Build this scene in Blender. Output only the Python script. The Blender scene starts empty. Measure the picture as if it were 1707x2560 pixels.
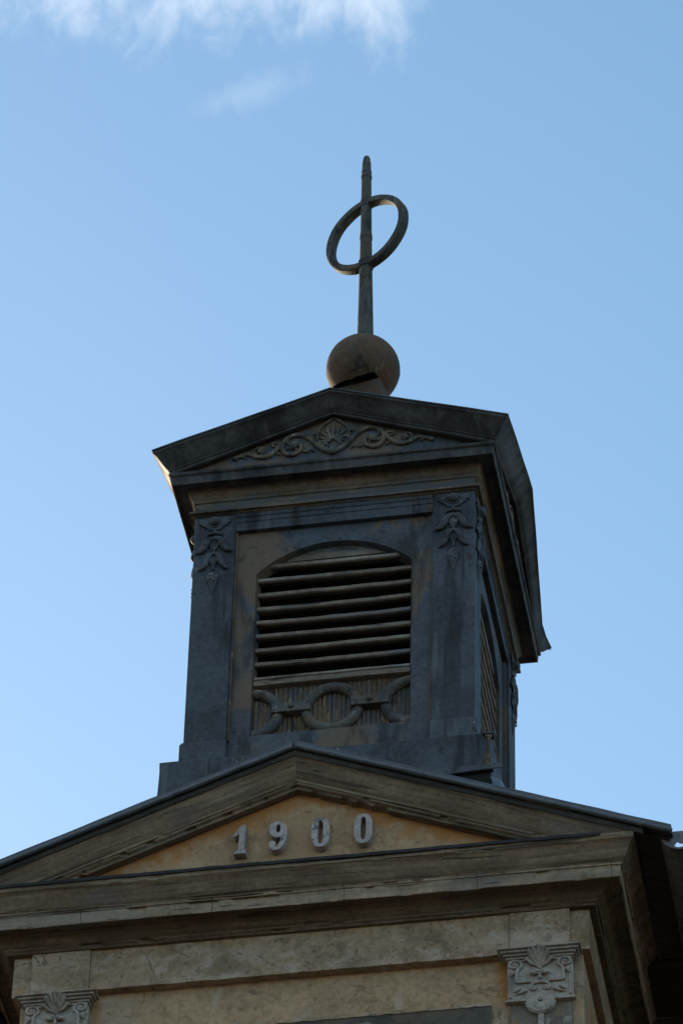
import bpy, bmesh, math, random
from math import sin, cos, pi, radians
from mathutils import Vector, Matrix, noise as mnoise

random.seed(7)
sc = bpy.context.scene
COL = sc.collection
S = 0.7                      # metres per drawing unit
GZ = -2.3                    # ground level in drawing units

# ------------------------------------------------------------------ camera
CAM = Vector((5.4428, -29.6309, 0.0))
YAW, PITCH, ROLL, FPX = 10.7159, 42.1467, 1.5172, 11521.67
ya, pt, ro = radians(YAW), radians(PITCH), radians(ROLL)
fw = Vector((-sin(ya)*cos(pt), cos(ya)*cos(pt), sin(pt)))
r0 = Vector((cos(ya), sin(ya), 0)); u0 = r0.cross(fw)
RT = cos(ro)*r0 + sin(ro)*u0
UP = -sin(ro)*r0 + cos(ro)*u0
cd = bpy.data.cameras.new('camera')
cd.sensor_fit = 'VERTICAL'; cd.sensor_height = 36.0
cd.lens = FPX*36.0/2560.0
cd.clip_start = 0.1; cd.clip_end = 5000
cam = bpy.data.objects.new('camera', cd); COL.objects.link(cam)
m = Matrix((RT, UP, -fw)).transposed().to_4x4()
m.translation = CAM*S
cam.matrix_world = m
sc.camera = cam

# ------------------------------------------------------------------ light
SUN_EL = radians(18.0)
SUN_H = Vector((-0.60, 0.80, 0)).normalized()
SUN_DIR = Vector((SUN_H.x*cos(SUN_EL), SUN_H.y*cos(SUN_EL), sin(SUN_EL)))
sd = bpy.data.lights.new('sun', 'SUN')
sd.energy = 3.6; sd.angle = radians(0.5); sd.color = (1.0, 0.82, 0.58)
so = bpy.data.objects.new('sun', sd); COL.objects.link(so)
so.rotation_euler = SUN_DIR.to_track_quat('Z', 'Y').to_euler()
so.location = (0, 0, 60)

w = bpy.data.worlds.new("World"); sc.world = w; w.use_nodes = True
nt = w.node_tree; nt.nodes.clear()
N = nt.nodes.new; L = nt.links.new
out = N('ShaderNodeOutputWorld'); bg = N('ShaderNodeBackground')
sky = N('ShaderNodeTexSky'); sky.sky_type = 'NISHITA'; sky.sun_disc = False
sky.sun_elevation = SUN_EL
sky.sun_rotation = math.atan2(SUN_H.x, SUN_H.y)
sky.altitude = 0; sky.air_density = 1.0; sky.dust_density = 0.6; sky.ozone_density = 2.0
bg.inputs['Strength'].default_value = 0.15
tc = N('ShaderNodeTexCoord')


def wmath(op, a, b=None, clamp=False):
    n = N('ShaderNodeMath'); n.operation = op; n.use_clamp = clamp
    for i, v in enumerate((a, b)):
        if v is None: continue
        if isinstance(v, (int, float)): n.inputs[i].default_value = v
        else: L(v, n.inputs[i])
    return n.outputs[0]


def wdot(vec):
    n = N('ShaderNodeVectorMath'); n.operation = 'DOT_PRODUCT'
    L(tc.outputs['Generated'], n.inputs[0]); n.inputs[1].default_value = vec
    return n.outputs['Value']


def wsmooth(x, lo, hi):
    n = N('ShaderNodeMapRange'); n.interpolation_type = 'SMOOTHSTEP'
    L(x, n.inputs[0]); n.inputs[1].default_value = lo; n.inputs[2].default_value = hi
    return n.outputs[0]


# thin cloud bank: fixed place in the sky, high above the turret
CU, CV = UP, RT
cf = wdot(fw)
cb = wmath('DIVIDE', wdot(CU), cf); ca = wmath('DIVIDE', wdot(CV), cf)
comb = N('ShaderNodeCombineXYZ'); L(ca, comb.inputs[0]); L(cb, comb.inputs[1])


def wnoise(scale, detail, rough, off, dist=0.0):
    mp = N('ShaderNodeMapping'); mp.inputs['Location'].default_value = off
    mp.inputs['Scale'].default_value = scale
    L(comb.outputs[0], mp.inputs[0])
    n = N('ShaderNodeTexNoise'); n.inputs['Scale'].default_value = 1.0
    n.inputs['Detail'].default_value = detail; n.inputs['Roughness'].default_value = rough
    n.inputs['Distortion'].default_value = dist
    L(mp.outputs[0], n.inputs['Vector']); return n.outputs['Fac']


n1 = wnoise((40, 30, 1), 6, 0.58, (3.2, 1.1, 0), 0.6)
n2 = wnoise((150, 110, 1), 5, 0.55, (1.7, 4.2, 0), 0.8)
dens = wmath('ADD', cb, wmath('MULTIPLY', wmath('SUBTRACT', n1, 0.5), 0.046))
dens = wmath('ADD', dens, wmath('MULTIPLY', wmath('SUBTRACT', n2, 0.5), 0.024))
dens = wmath('SUBTRACT', dens, wmath('MULTIPLY', wmath('MAXIMUM', wmath('SUBTRACT', ca, 0.013), 0.0), 1.6))
dens = wmath('SUBTRACT', dens, wmath('MULTIPLY', wmath('MAXIMUM', wmath('SUBTRACT', -0.062, ca), 0.0), 0.5))
bank = wmath('MULTIPLY', wsmooth(dens, 0.0975, 0.127), 0.46)
# small detached wisp
da = wmath('MULTIPLY', wmath('ADD', ca, 0.0185), 1/0.011)
db = wmath('MULTIPLY', wmath('ADD', wmath('SUBTRACT', cb, 0.0915), wmath('MULTIPLY', wmath('ADD', ca, 0.0185), -0.28)), 1/0.0035)
rr = wmath('SQRT', wmath('ADD', wmath('MULTIPLY', da, da), wmath('MULTIPLY', db, db)))
wisp = wmath('MULTIPLY', wsmooth(wmath('ADD', rr, wmath('MULTIPLY', wmath('SUBTRACT', n2, 0.5), -2.2)), 1.5, 0.0), 0.10)
cl = wmath('MAXIMUM', bank, wisp, True)
hsv = N('ShaderNodeHueSaturation'); hsv.inputs['Hue'].default_value = 0.486
hsv.inputs['Saturation'].default_value = 1.08
hsv.inputs['Value'].default_value = 1.0
L(sky.outputs[0], hsv.inputs['Color'])
mixc = N('ShaderNodeMixRGB'); L(cl, mixc.inputs[0]); L(hsv.outputs[0], mixc.inputs[1])
mixc.inputs[2].default_value = (5.4, 5.6, 5.9, 1)
L(mixc.outputs[0], bg.inputs['Color']); L(bg.outputs[0], out.inputs[0])

sc.view_settings.view_transform = 'Standard'
sc.view_settings.look = 'None'
sc.view_settings.exposure = 0.7
sc.view_settings.gamma = 1.0
sc.view_settings.use_curve_mapping = False
sc.cycles.max_bounces = 8

# ------------------------------------------------------------------ materials
SLOPE = .4007


def material(name, base, dark=0.75, light=1.25, layers=(), rough=0.8, metal=0.0,
             bump=0.25, bump_scale=30, cracks=None, grain=None, spec=0.3, rot=0.0, joints=None, stain=None):
    """weathered surface: tonal noise, stain/peel layers with a shape of their own, cracks, bump"""
    mt = bpy.data.materials.new(name); mt.use_nodes = True
    t = mt.node_tree; nodes = t.nodes; ln = t.links.new
    b = nodes['Principled BSDF']
    b.inputs['Roughness'].default_value = rough; b.inputs['Metallic'].default_value = metal
    b.inputs['Specular IOR Level'].default_value = spec
    co = nodes.new('ShaderNodeTexCoord').outputs['Object']
    if rot:                                     # grain follows a sloping board
        rm0 = nodes.new('ShaderNodeMapping'); rm0.inputs['Rotation'].default_value = (0, rot, 0)
        ln(co, rm0.inputs[0]); co = rm0.outputs[0]

    def noise(scale, detail=6, rg=0.6, stretch=(1, 1, 1), off=(0, 0, 0), dist=0.0):
        mp = nodes.new('ShaderNodeMapping')
        mp.inputs['Scale'].default_value = stretch; mp.inputs['Location'].default_value = off
        ln(co, mp.inputs[0])
        n = nodes.new('ShaderNodeTexNoise'); n.inputs['Scale'].default_value = scale
        n.inputs['Detail'].default_value = detail; n.inputs['Roughness'].default_value = rg
        n.inputs['Distortion'].default_value = dist
        ln(mp.outputs[0], n.inputs['Vector']); return n.outputs['Fac']

    def ramp(x, lo, hi):
        n = nodes.new('ShaderNodeMapRange'); n.interpolation_type = 'SMOOTHSTEP'
        ln(x, n.inputs[0]); n.inputs[1].default_value = lo; n.inputs[2].default_value = hi
        return n.outputs[0]

    def mixn(f, a, c, mode='MIX'):
        n = nodes.new('ShaderNodeMixRGB'); n.blend_type = mode
        ln(f, n.inputs[0]) if not isinstance(f, float) else setattr(n.inputs[0], 'default_value', f)
        for i, v in ((1, a), (2, c)):
            if isinstance(v, tuple): n.inputs[i].default_value = (*v, 1)
            else: ln(v, n.inputs[i])
        return n.outputs[0]

    lo = tuple(c*dark for c in base); hi = tuple(c*light for c in base)
    col = mixn(ramp(noise(3.1, 8, 0.65), 0.35, 0.65), lo, hi)
    col = mixn(ramp(noise(38, 4, 0.6, off=(5, 5, 5)), 0.3, 0.75), col, mixn(0.35, col, (0.0, 0.0, 0.0)))
    hgt = noise(bump_scale, 6, 0.65)
    for i, ly in enumerate(layers):
        c, scl, a, z = ly[:4]
        st = ly[4] if len(ly) > 4 else (1, 1, 1)
        am = ly[5] if len(ly) > 5 else 1.0
        f = ramp(noise(scl, 9, 0.62, st, (i*7.3+1.1, i*3.1, i*5.7), 0.4), .5+(a-.5)/1.7, .5+(z-.5)/1.7)
        if am != 1.0:
            k = nodes.new('ShaderNodeMath'); k.operation = 'MULTIPLY'; ln(f, k.inputs[0]); k.inputs[1].default_value = am
            f = k.outputs[0]
        col = mixn(f, col, c)
    if grain:
        gs, gst, gam = grain
        g = ramp(noise(gs, 5, 0.6, gst, (3, 9, 2)), 0.35, 0.7)
        k = nodes.new('ShaderNodeMath'); k.operation = 'MULTIPLY'; ln(g, k.inputs[0]); k.inputs[1].default_value = gam
        col = mixn(k.outputs[0], col, tuple(c*0.35 for c in base))
    if cracks:
        csc, cw, cc = cracks
        v = nodes.new('ShaderNodeTexVoronoi'); v.feature = 'DISTANCE_TO_EDGE'
        v.inputs['Scale'].default_value = csc
        wv = nodes.new('ShaderNodeTexNoise'); wv.inputs['Scale'].default_value = csc*3; wv.inputs['Detail'].default_value = 6
        ln(co, wv.inputs['Vector'])
        vm = nodes.new('ShaderNodeVectorMath'); vm.operation = 'MULTIPLY_ADD'
        ln(wv.outputs['Color'], vm.inputs[0]); vm.inputs[1].default_value = (0.35/csc*1.6,)*3; ln(co, vm.inputs[2])
        ln(vm.outputs[0], v.inputs['Vector'])
        f = ramp(v.outputs['Distance'], cw, 0.0)
        msk = ramp(noise(csc*0.9, 3, 0.5, off=(9, 2, 4)), 0.52, 0.6)
        k = nodes.new('ShaderNodeMath'); k.operation = 'MULTIPLY'; ln(f, k.inputs[0]); ln(msk, k.inputs[1])
        col = mixn(k.outputs[0], col, cc)
    def mth(op, a, c=None):
        n = nodes.new('ShaderNodeMath'); n.operation = op
        for i, v in enumerate((a, c)):
            if v is None: continue
            if isinstance(v, (int, float)): n.inputs[i].default_value = v
            else: ln(v, n.inputs[i])
        return n.outputs[0]
    if joints or stain:
        sep = nodes.new('ShaderNodeSeparateXYZ'); ln(co, sep.inputs[0])
        X_, Z_ = sep.outputs[0], sep.outputs[2]
    if joints:                                  # butt joints between lengths of moulding
        period, offs, half = joints
        jx = mth('ABSOLUTE', mth('SUBTRACT', mth('FRACT', mth('ADD', mth('MULTIPLY', X_, 1/period), offs)), .5))
        col = mixn(ramp(jx, half/period, half/period*.4), col, tuple(c*.18 for c in base))
    if stain:                                   # rust that has run from metal and mouldings
        kind, sc_col = stain
        nn_ = noise(7, 6, .65, (1, 1, .6), (4, 8, 1))
        if kind == 'under_rake':                # tide line below the raking moulding
            v_ = mth('SUBTRACT', (22.27-GZ)*S, mth('ADD', Z_, mth('MULTIPLY', mth('ABSOLUTE', X_), SLOPE)))
            f = ramp(mth('ADD', mth('MULTIPLY', v_, 1/(.20*S)), mth('MULTIPLY', mth('SUBTRACT', nn_, .5), 3.2)), 1.0, 0.1)
        else:                                   # run beside the capitals
            v_ = mth('ABSOLUTE', mth('SUBTRACT', mth('ABSOLUTE', X_), 1.555*S))
            up = ramp(Z_, (20.18-GZ)*S, (20.42-GZ)*S)
            f = mth('MULTIPLY', up, ramp(mth('ADD', mth('MULTIPLY', v_, 1/(.075*S)), mth('MULTIPLY', mth('SUBTRACT', nn_, .5), 3.0)), 1.0, 0.1))
        col = mixn(mth('MULTIPLY', f, .72), col, sc_col)
    ln(col, b.inputs['Base Color'])
    bp = nodes.new('ShaderNodeBump'); bp.inputs['Strength'].default_value = bump
    bp.inputs['Distance'].default_value = 0.012
    ln(hgt, bp.inputs['Height']); ln(bp.outputs[0], b.inputs['Normal'])
    # roughness variation
    rm = nodes.new('ShaderNodeMapRange'); ln(noise(9, 5, 0.6, off=(2, 2, 7)), rm.inputs[0])
    rm.inputs[3].default_value = max(0.05, rough-0.15); rm.inputs[4].default_value = min(1, rough+0.15)
    ln(rm.outputs[0], b.inputs['Roughness'])
    return mt


TAN = (0.112, 0.075, 0.046); SLATE = (0.057, 0.067, 0.081); SOOT = (0.014, 0.014, 0.016)
STREAK = (5, 5, 0.35)
M = {}
M['slate_metal'] = material('slate_metal', SLATE, 0.7, 1.25, [
    (SOOT, 1.6, 0.52, 0.75, STREAK, 0.75), (TAN, 1.9, 0.66, 0.78, (1, 1, 0.8), 0.5),
    ((0.11, 0.115, 0.12), 3, 0.62, 0.78, STREAK, 0.5), (SOOT, 11, 0.70, 0.76, (1, 1, 1), 0.7), ((0.3, 0.28, 0.24), 17, 0.80, 0.82)],
    rough=0.68, spec=0.2, bump=0.12, bump_scale=14)
M['dark_metal'] = material('dark_metal', (0.058, 0.057, 0.056), 0.7, 1.3, [
    (SOOT, 2.6, 0.48, 0.72, (2, 2, 0.7), 0.8), ((0.11, 0.107, 0.10), 3.4, 0.54, 0.80, (3, 3, 0.5), 0.45), (TAN, 2.4, 0.62, 0.78, (1, 1, 1), 0.4)],
    rough=0.72, spec=0.2, bump=0.25, bump_scale=16)
M['stained_metal'] = material('stained_metal', SLATE, 0.7, 1.25, [
    ((0.122, 0.084, 0.054), 1.5, 0.41, 0.56, (1, 1, 0.9), 0.9), ((0.055, 0.07, 0.095), 5, 0.62, 0.67, (1, 1, 0.7), 0.85), (SOOT, 2.5, 0.56, 0.75, (2.5, 2.5, 0.5), 0.75),
    ((0.19, 0.145, 0.09), 16, 0.68, 0.80, (1, 1, 1.5), 0.4), (SOOT, 14, 0.72, 0.78, (1, 1, 1), 0.6)], rough=0.65, bump=0.2, bump_scale=18)
M['brown_trim'] = material('brown_trim', (0.148, 0.116, 0.09), 0.65, 1.25, [
    ((0.07, 0.078, 0.09), 2.0, 0.54, 0.70, (0.6, 0.6, 3), 0.8), (SOOT, 4, 0.54, 0.72, (0.5, 0.5, 2), 0.7), ((0.24, 0.19, 0.12), 12, 0.70, 0.76, (0.4, 0.4, 3), 0.7)],
    rough=0.7, bump=0.2, bump_scale=20)
M['bead_paint'] = material('bead_paint', (0.12, 0.088, 0.052), 0.65, 1.25, [(SLATE, 2.6, 0.5, 0.64, (1, 1, 1), 0.85), ((0.22, 0.18, 0.12), 9, 0.66, 0.74, (1, 1, 0.6), 0.7)], rough=0.75, bump=0.2)
M['louvre_wood'] = material('louvre_wood', (0.20, 0.16, 0.125), 0.7, 1.25, [
    ((0.09, 0.10, 0.12), 3, 0.52, 0.66, (0.4, 1, 2), 0.8), ((0.27, 0.25, 0.22), 7, 0.62, 0.76, (0.2, 2, 2), 0.7), (SOOT, 5, 0.60, 0.76, (0.3, 2, 2), 0.7)],
    rough=0.8, bump=0.25, bump_scale=24)
M['relief'] = material('relief', (0.092, 0.09, 0.086), 0.7, 1.25, [
    ((0.15, 0.115, 0.075), 5, 0.44, 0.62, (1, 1, 1), 0.8), ((0.26, 0.235, 0.19), 12, 0.64, 0.72, (1, 1, 1), 0.65), (SOOT, 8, 0.54, 0.70, (1, 1, 1), 0.75)],
    rough=0.7, bump=0.5, bump_scale=46)
M['chain_metal'] = material('chain_metal', (0.098, 0.092, 0.084), 0.72, 1.25, [
    (TAN, 4, 0.46, 0.62, (1, 1, 1), 0.7), (SLATE, 5, 0.56, 0.70, (1, 1, 1), 0.8), ((0.24, 0.215, 0.17), 12, 0.66, 0.74, (1, 1, 1), 0.6), (SOOT, 9, 0.60, 0.74, (1, 1, 1), 0.6)],
    rough=0.75, bump=0.5, bump_scale=40, spec=0.2)
M['husk_metal'] = material('husk_metal', (0.066, 0.074, 0.084), 0.7, 1.25, [
    (TAN, 6, 0.62, 0.74, (1, 1, 1), 0.5), ((0.24, 0.225, 0.20), 12, 0.66, 0.74, (1, 1, 1), 0.6), (SOOT, 8, 0.52, 0.68, (1, 1, 1), 0.75)],
    rough=0.7, bump=0.5, bump_scale=46)
M['ribbed'] = material('ribbed', (0.135, 0.093, 0.058), 0.7, 1.2, [
    ((0.055, 0.062, 0.078), 5, 0.42, 0.58, (5, 5, 0.35), 0.7), (SOOT, 5, 0.58, 0.72, (2, 2, 1), 0.7), ((0.26, 0.19, 0.1), 20, 0.62, 0.72, (3, 3, 0.5), 0.7)], rough=0.8, bump=0.3, bump_scale=50)
M['finial_metal'] = material('finial_metal', (0.082, 0.084, 0.074), 0.7, 1.2, [
    (SOOT, 6, 0.54, 0.76, (2, 2, 0.7), 0.75), ((0.11, 0.08, 0.05), 6, 0.55, 0.72, (1, 1, 0.6), 0.6), ((0.12, 0.13, 0.15), 5, 0.60, 0.76, (4, 4, 0.4), 0.7)],
    rough=0.8, bump=0.2, bump_scale=24, spec=0.2)
M['ball_metal'] = material('ball_metal', (0.098, 0.068, 0.045), 0.75, 1.2, [
    ((0.115, 0.055, 0.034), 4.5, 0.46, 0.68, (1, 1, 0.8), 0.6), ((0.066, 0.078, 0.062), 6, 0.60, 0.74, (2.5, 2.5, 0.5), 0.6), (SOOT, 8, 0.60, 0.78, (1, 1, 1), 0.75),
    ((0.15, 0.145, 0.13), 5, 0.66, 0.78, (4, 4, 0.4), 0.6)], rough=0.8, bump=0.25, bump_scale=14, spec=0.2)
M['pedestal_metal'] = material('pedestal_metal', (0.062, 0.055, 0.042), 0.75, 1.2, [((0.08, 0.04, 0.026), 5, 0.5, 0.7, (1, 1, 0.8), 0.7), (SOOT, 6, 0.58, 0.76, (1, 1, 1), 0.7)], rough=0.8, spec=0.2)
M['lip_metal'] = material('lip_metal', (0.018, 0.018, 0.019), rough=0.8, bump=0.1)
M['shade_black'] = material('shade_black', (0.010, 0.009, 0.008), rough=0.95, bump=0.1)  # painted darkness for unlit hollows: behind slats, under apron, inside ball
M['zinc'] = material('zinc', (0.062, 0.072, 0.085), 0.8, 1.15, [
    ((0.03, 0.033, 0.037), 3, 0.55, 0.75, (1, 1, 3), 0.6), ((0.12, 0.13, 0.14), 9, 0.66, 0.78, (0.5, 1, 2), 0.5)], rough=0.40, metal=0.2, bump=0.05, bump_scale=10, spec=0.5)
M['gutter_zinc'] = material('gutter_zinc', (0.16, 0.165, 0.175), 0.8, 1.1, [((0.07, 0.06, 0.05), 6, 0.6, 0.75)], rough=0.6, bump=0.05)
WOODL = [((0.115, 0.083, 0.056), 1.5, 0.46, 0.68, (0.5, 1, 2), 0.7), ((0.36, 0.28, 0.195), 5, 0.58, 0.76, (0.22, 2, 3), 0.6),
    ((0.13, 0.118, 0.11), 2.3, 0.60, 0.78, (0.5, 2, 2), 0.6), ((0.045, 0.035, 0.025), 7, 0.66, 0.71, (0.16, 2, 4), 0.9),
    ((0.04, 0.031, 0.023), 16, 0.73, 0.77, (0.25, 2, 3), 0.9)]
M['wood'] = material('wood', (0.225, 0.158, 0.103), 0.72, 1.2, WOODL, rough=0.85, bump=0.6, bump_scale=34, grain=(30, (0.07, 1, 1.8), 0.6))
M['rake_wood_rising'] = material('rake_wood_rising', (0.225, 0.158, 0.103), 0.72, 1.2, WOODL, rough=0.85, bump=0.6, bump_scale=34, grain=(30, (0.07, 1, 1.8), 0.6), rot=0.381)
M['rake_wood_falling'] = material('rake_wood_falling', (0.225, 0.158, 0.103), 0.72, 1.2, WOODL, rough=0.85, bump=0.6, bump_scale=34, grain=(30, (0.07, 1, 1.8), 0.6), rot=-0.381)
M['pale_lit_wood'] = material('pale_lit_wood', (0.36, 0.268, 0.188), 0.75, 1.12, [((0.22, 0.19, 0.16), 1.8, 0.5, 0.7, (0.5, 1, 2), 0.7)] + WOODL[2:], joints=(.71, .12, .003),  # corona: less weathered paint, plus brighter light put into the colour
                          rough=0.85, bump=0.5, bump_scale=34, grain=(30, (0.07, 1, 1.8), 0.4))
M['shaded_wood'] = material('shaded_wood', (0.16, 0.118, 0.078), 0.72, 1.2, WOODL[2:], rough=0.85, bump=0.5, bump_scale=34, grain=(30, (0.07, 1, 1.8), 0.55))  # bed moulding: shade under the corona put into a darker wood colour
M['dark_wood'] = material('dark_wood', (0.05, 0.042, 0.034), 0.7, 1.2, [((0.02, 0.018, 0.016), 3, 0.5, 0.7, (0.4, 1, 2), 0.7)],
    rough=0.85, bump=0.3, bump_scale=30, grain=(24, (0.1, 1, 1.5), 0.5))
M['shaded_soffit_wood'] = material('shaded_soffit_wood', (0.032, 0.027, 0.022), 0.7, 1.2, rough=0.9, bump=0.3, grain=(24, (1, 0.1, 1.5), 0.5))  # eave boards, with the shade under the roof painted into their colour
M['frieze_plaster'] = material('frieze_plaster', (0.35, 0.243, 0.155), 0.8, 1.12, [
    ((0.36, 0.19, 0.078), 1.3, 0.50, 0.72, (1, 1, 1.3), 0.55), ((0.39, 0.295, 0.228), 2.3, 0.50, 0.64, (0.8, 1, 1.8), 0.6), ((0.43, 0.335, 0.27), 9, 0.56, 0.70, (0.8, 1, 1.3), 0.55),
    ((0.15, 0.10, 0.05), 2.4, 0.60, 0.80, (1, 1, 1.2), 0.7), ((0.11, 0.076, 0.05), 7, 0.58, 0.80, (1, 1, 1.2), 0.5), ((0.08, 0.056, 0.038), 30, 0.66, 0.75, (1, 1, 1), 0.65)],
    rough=0.9, bump=0.35, bump_scale=26, cracks=(1.5, 0.009, (0.08, 0.058, 0.04)))
M['wall_plaster'] = material('wall_plaster', (0.415, 0.272, 0.158), 0.84, 1.1, [
    ((0.36, 0.265, 0.19), 1.4, 0.48, 0.70, (1.2, 1.2, 0.6), 0.8), ((0.40, 0.15, 0.032), 1.7, 0.64, 0.82, (1, 1, 0.8), 0.55),
    ((0.15, 0.105, 0.065), 7, 0.65, 0.75, (1, 1, 1.4), 0.6), ((0.44, 0.35, 0.27), 3.6, 0.62, 0.76, (2, 2, 0.5), 0.5), ((0.12, 0.085, 0.05), 22, 0.70, 0.76, (1, 1, 1.4), 0.6)], rough=0.9, bump=0.35, bump_scale=22, cracks=(1.3, 0.008, (0.12, 0.085, 0.05)), stain=('beside_capital', (0.36, 0.135, 0.018)))
M['ochre_plaster'] = material('ochre_plaster', (0.40, 0.262, 0.15), 0.74, 1.12, [
    ((0.32, 0.205, 0.115), 1.9, 0.44, 0.60, (1, 1, 1), 0.85), ((0.42, 0.16, 0.03), 2.6, 0.62, 0.80, (1, 1, 0.8), 0.6), ((0.46, 0.31, 0.19), 5, 0.56, 0.68, (1, 1, 1), 0.55),
    ((0.17, 0.10, 0.052), 4.5, 0.58, 0.80, (1.3, 1, 0.8), 0.55), ((0.13, 0.078, 0.042), 26, 0.64, 0.74, (1, 1, 1), 0.6)], rough=0.9, bump=0.5, bump_scale=30,
    cracks=(2.6, 0.010, (0.13, 0.08, 0.042)), stain=('under_rake', (0.36, 0.13, 0.022)))
M['capital_stone'] = material('capital_stone', (0.36, 0.30, 0.255), 0.82, 1.1, [
    ((0.14, 0.122, 0.11), 5, 0.58, 0.72, (1, 1, 1), 0.6), ((0.29, 0.20, 0.10), 3, 0.62, 0.78, (1, 1, 1), 0.4), ((0.42, 0.37, 0.33), 9, 0.58, 0.7, (1, 1, 1), 0.5)],
    rough=0.85, bump=0.4, bump_scale=40)
M['shaft_plaster'] = material('shaft_plaster', (0.17, 0.14, 0.108), 0.75, 1.2, [
    ((0.085, 0.083, 0.085), 3, 0.48, 0.60, (1.6, 1, 0.8), 0.8), ((0.33, 0.30, 0.27), 8, 0.64, 0.72, (1.5, 1, 0.6), 0.6), ((0.30, 0.16, 0.05), 4, 0.66, 0.74, (1, 1, 0.6), 0.5)],
    rough=0.9, bump=0.35, bump_scale=28)
M['slate_panel'] = material('slate_panel', (0.082, 0.070, 0.060), 0.75, 1.25, [
    ((0.30, 0.26, 0.21), 9, 0.68, 0.73, (0.8, 1, 1.5), 0.7), ((0.12, 0.09, 0.055), 3, 0.56, 0.72, (1, 1, 1), 0.6)], rough=0.85, bump=0.3)
M['numeral_metal'] = material('numeral_metal', (0.39, 0.335, 0.315), 0.85, 1.1, [
    ((0.07, 0.078, 0.095), 11, 0.64, 0.69, (1, 1, 0.7), 0.85), ((0.17, 0.12, 0.08), 8, 0.70, 0.77)], rough=0.75, bump=0.3, bump_scale=40)
M['flaky_paint'] = material('flaky_paint', (0.30, 0.235, 0.15), 0.7, 1.15, [
    ((0.05, 0.045, 0.04), 22, 0.53, 0.60, (1, 1, 1), 0.9)], rough=0.9, bump=0.8, bump_scale=40)
M['rust'] = material('rust', (0.075, 0.055, 0.038), 0.6, 1.3, [((0.15, 0.11, 0.07), 20, 0.55, 0.7)], rough=0.9, bump=0.6, bump_scale=40)
M['ground'] = material('ground', (0.12, 0.092, 0.062), 0.85, 1.1, rough=0.95)  # unseen ground; colour chosen for the warm light it bounces up
M['wing_shade_wall'] = material('wing_shade_wall', (0.03, 0.026, 0.022), 0.8, 1.15, [((0.05, 0.04, 0.03), 3, 0.55, 0.7)], rough=0.9)  # deep shade on the set-back wing painted in as wall colour

# ------------------------------------------------------------------ helpers
ORG = {}


def tag(o, label=None, cat=None, group=None, kind=None):
    for k, v in (('label', label), ('category', cat), ('group', group), ('kind', kind)):
        if v: o[k] = v


def thing(name, loc, label, cat):
    o = bpy.data.objects.new(name, None); COL.objects.link(o)
    o.empty_display_size = 0.3
    o.location = Vector(loc)*S; ORG[o] = Vector(loc); tag(o, label, cat)
    return o


def wob(p, amp, fr):
    return mnoise.noise_vector(Vector(p)*fr)*amp


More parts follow.
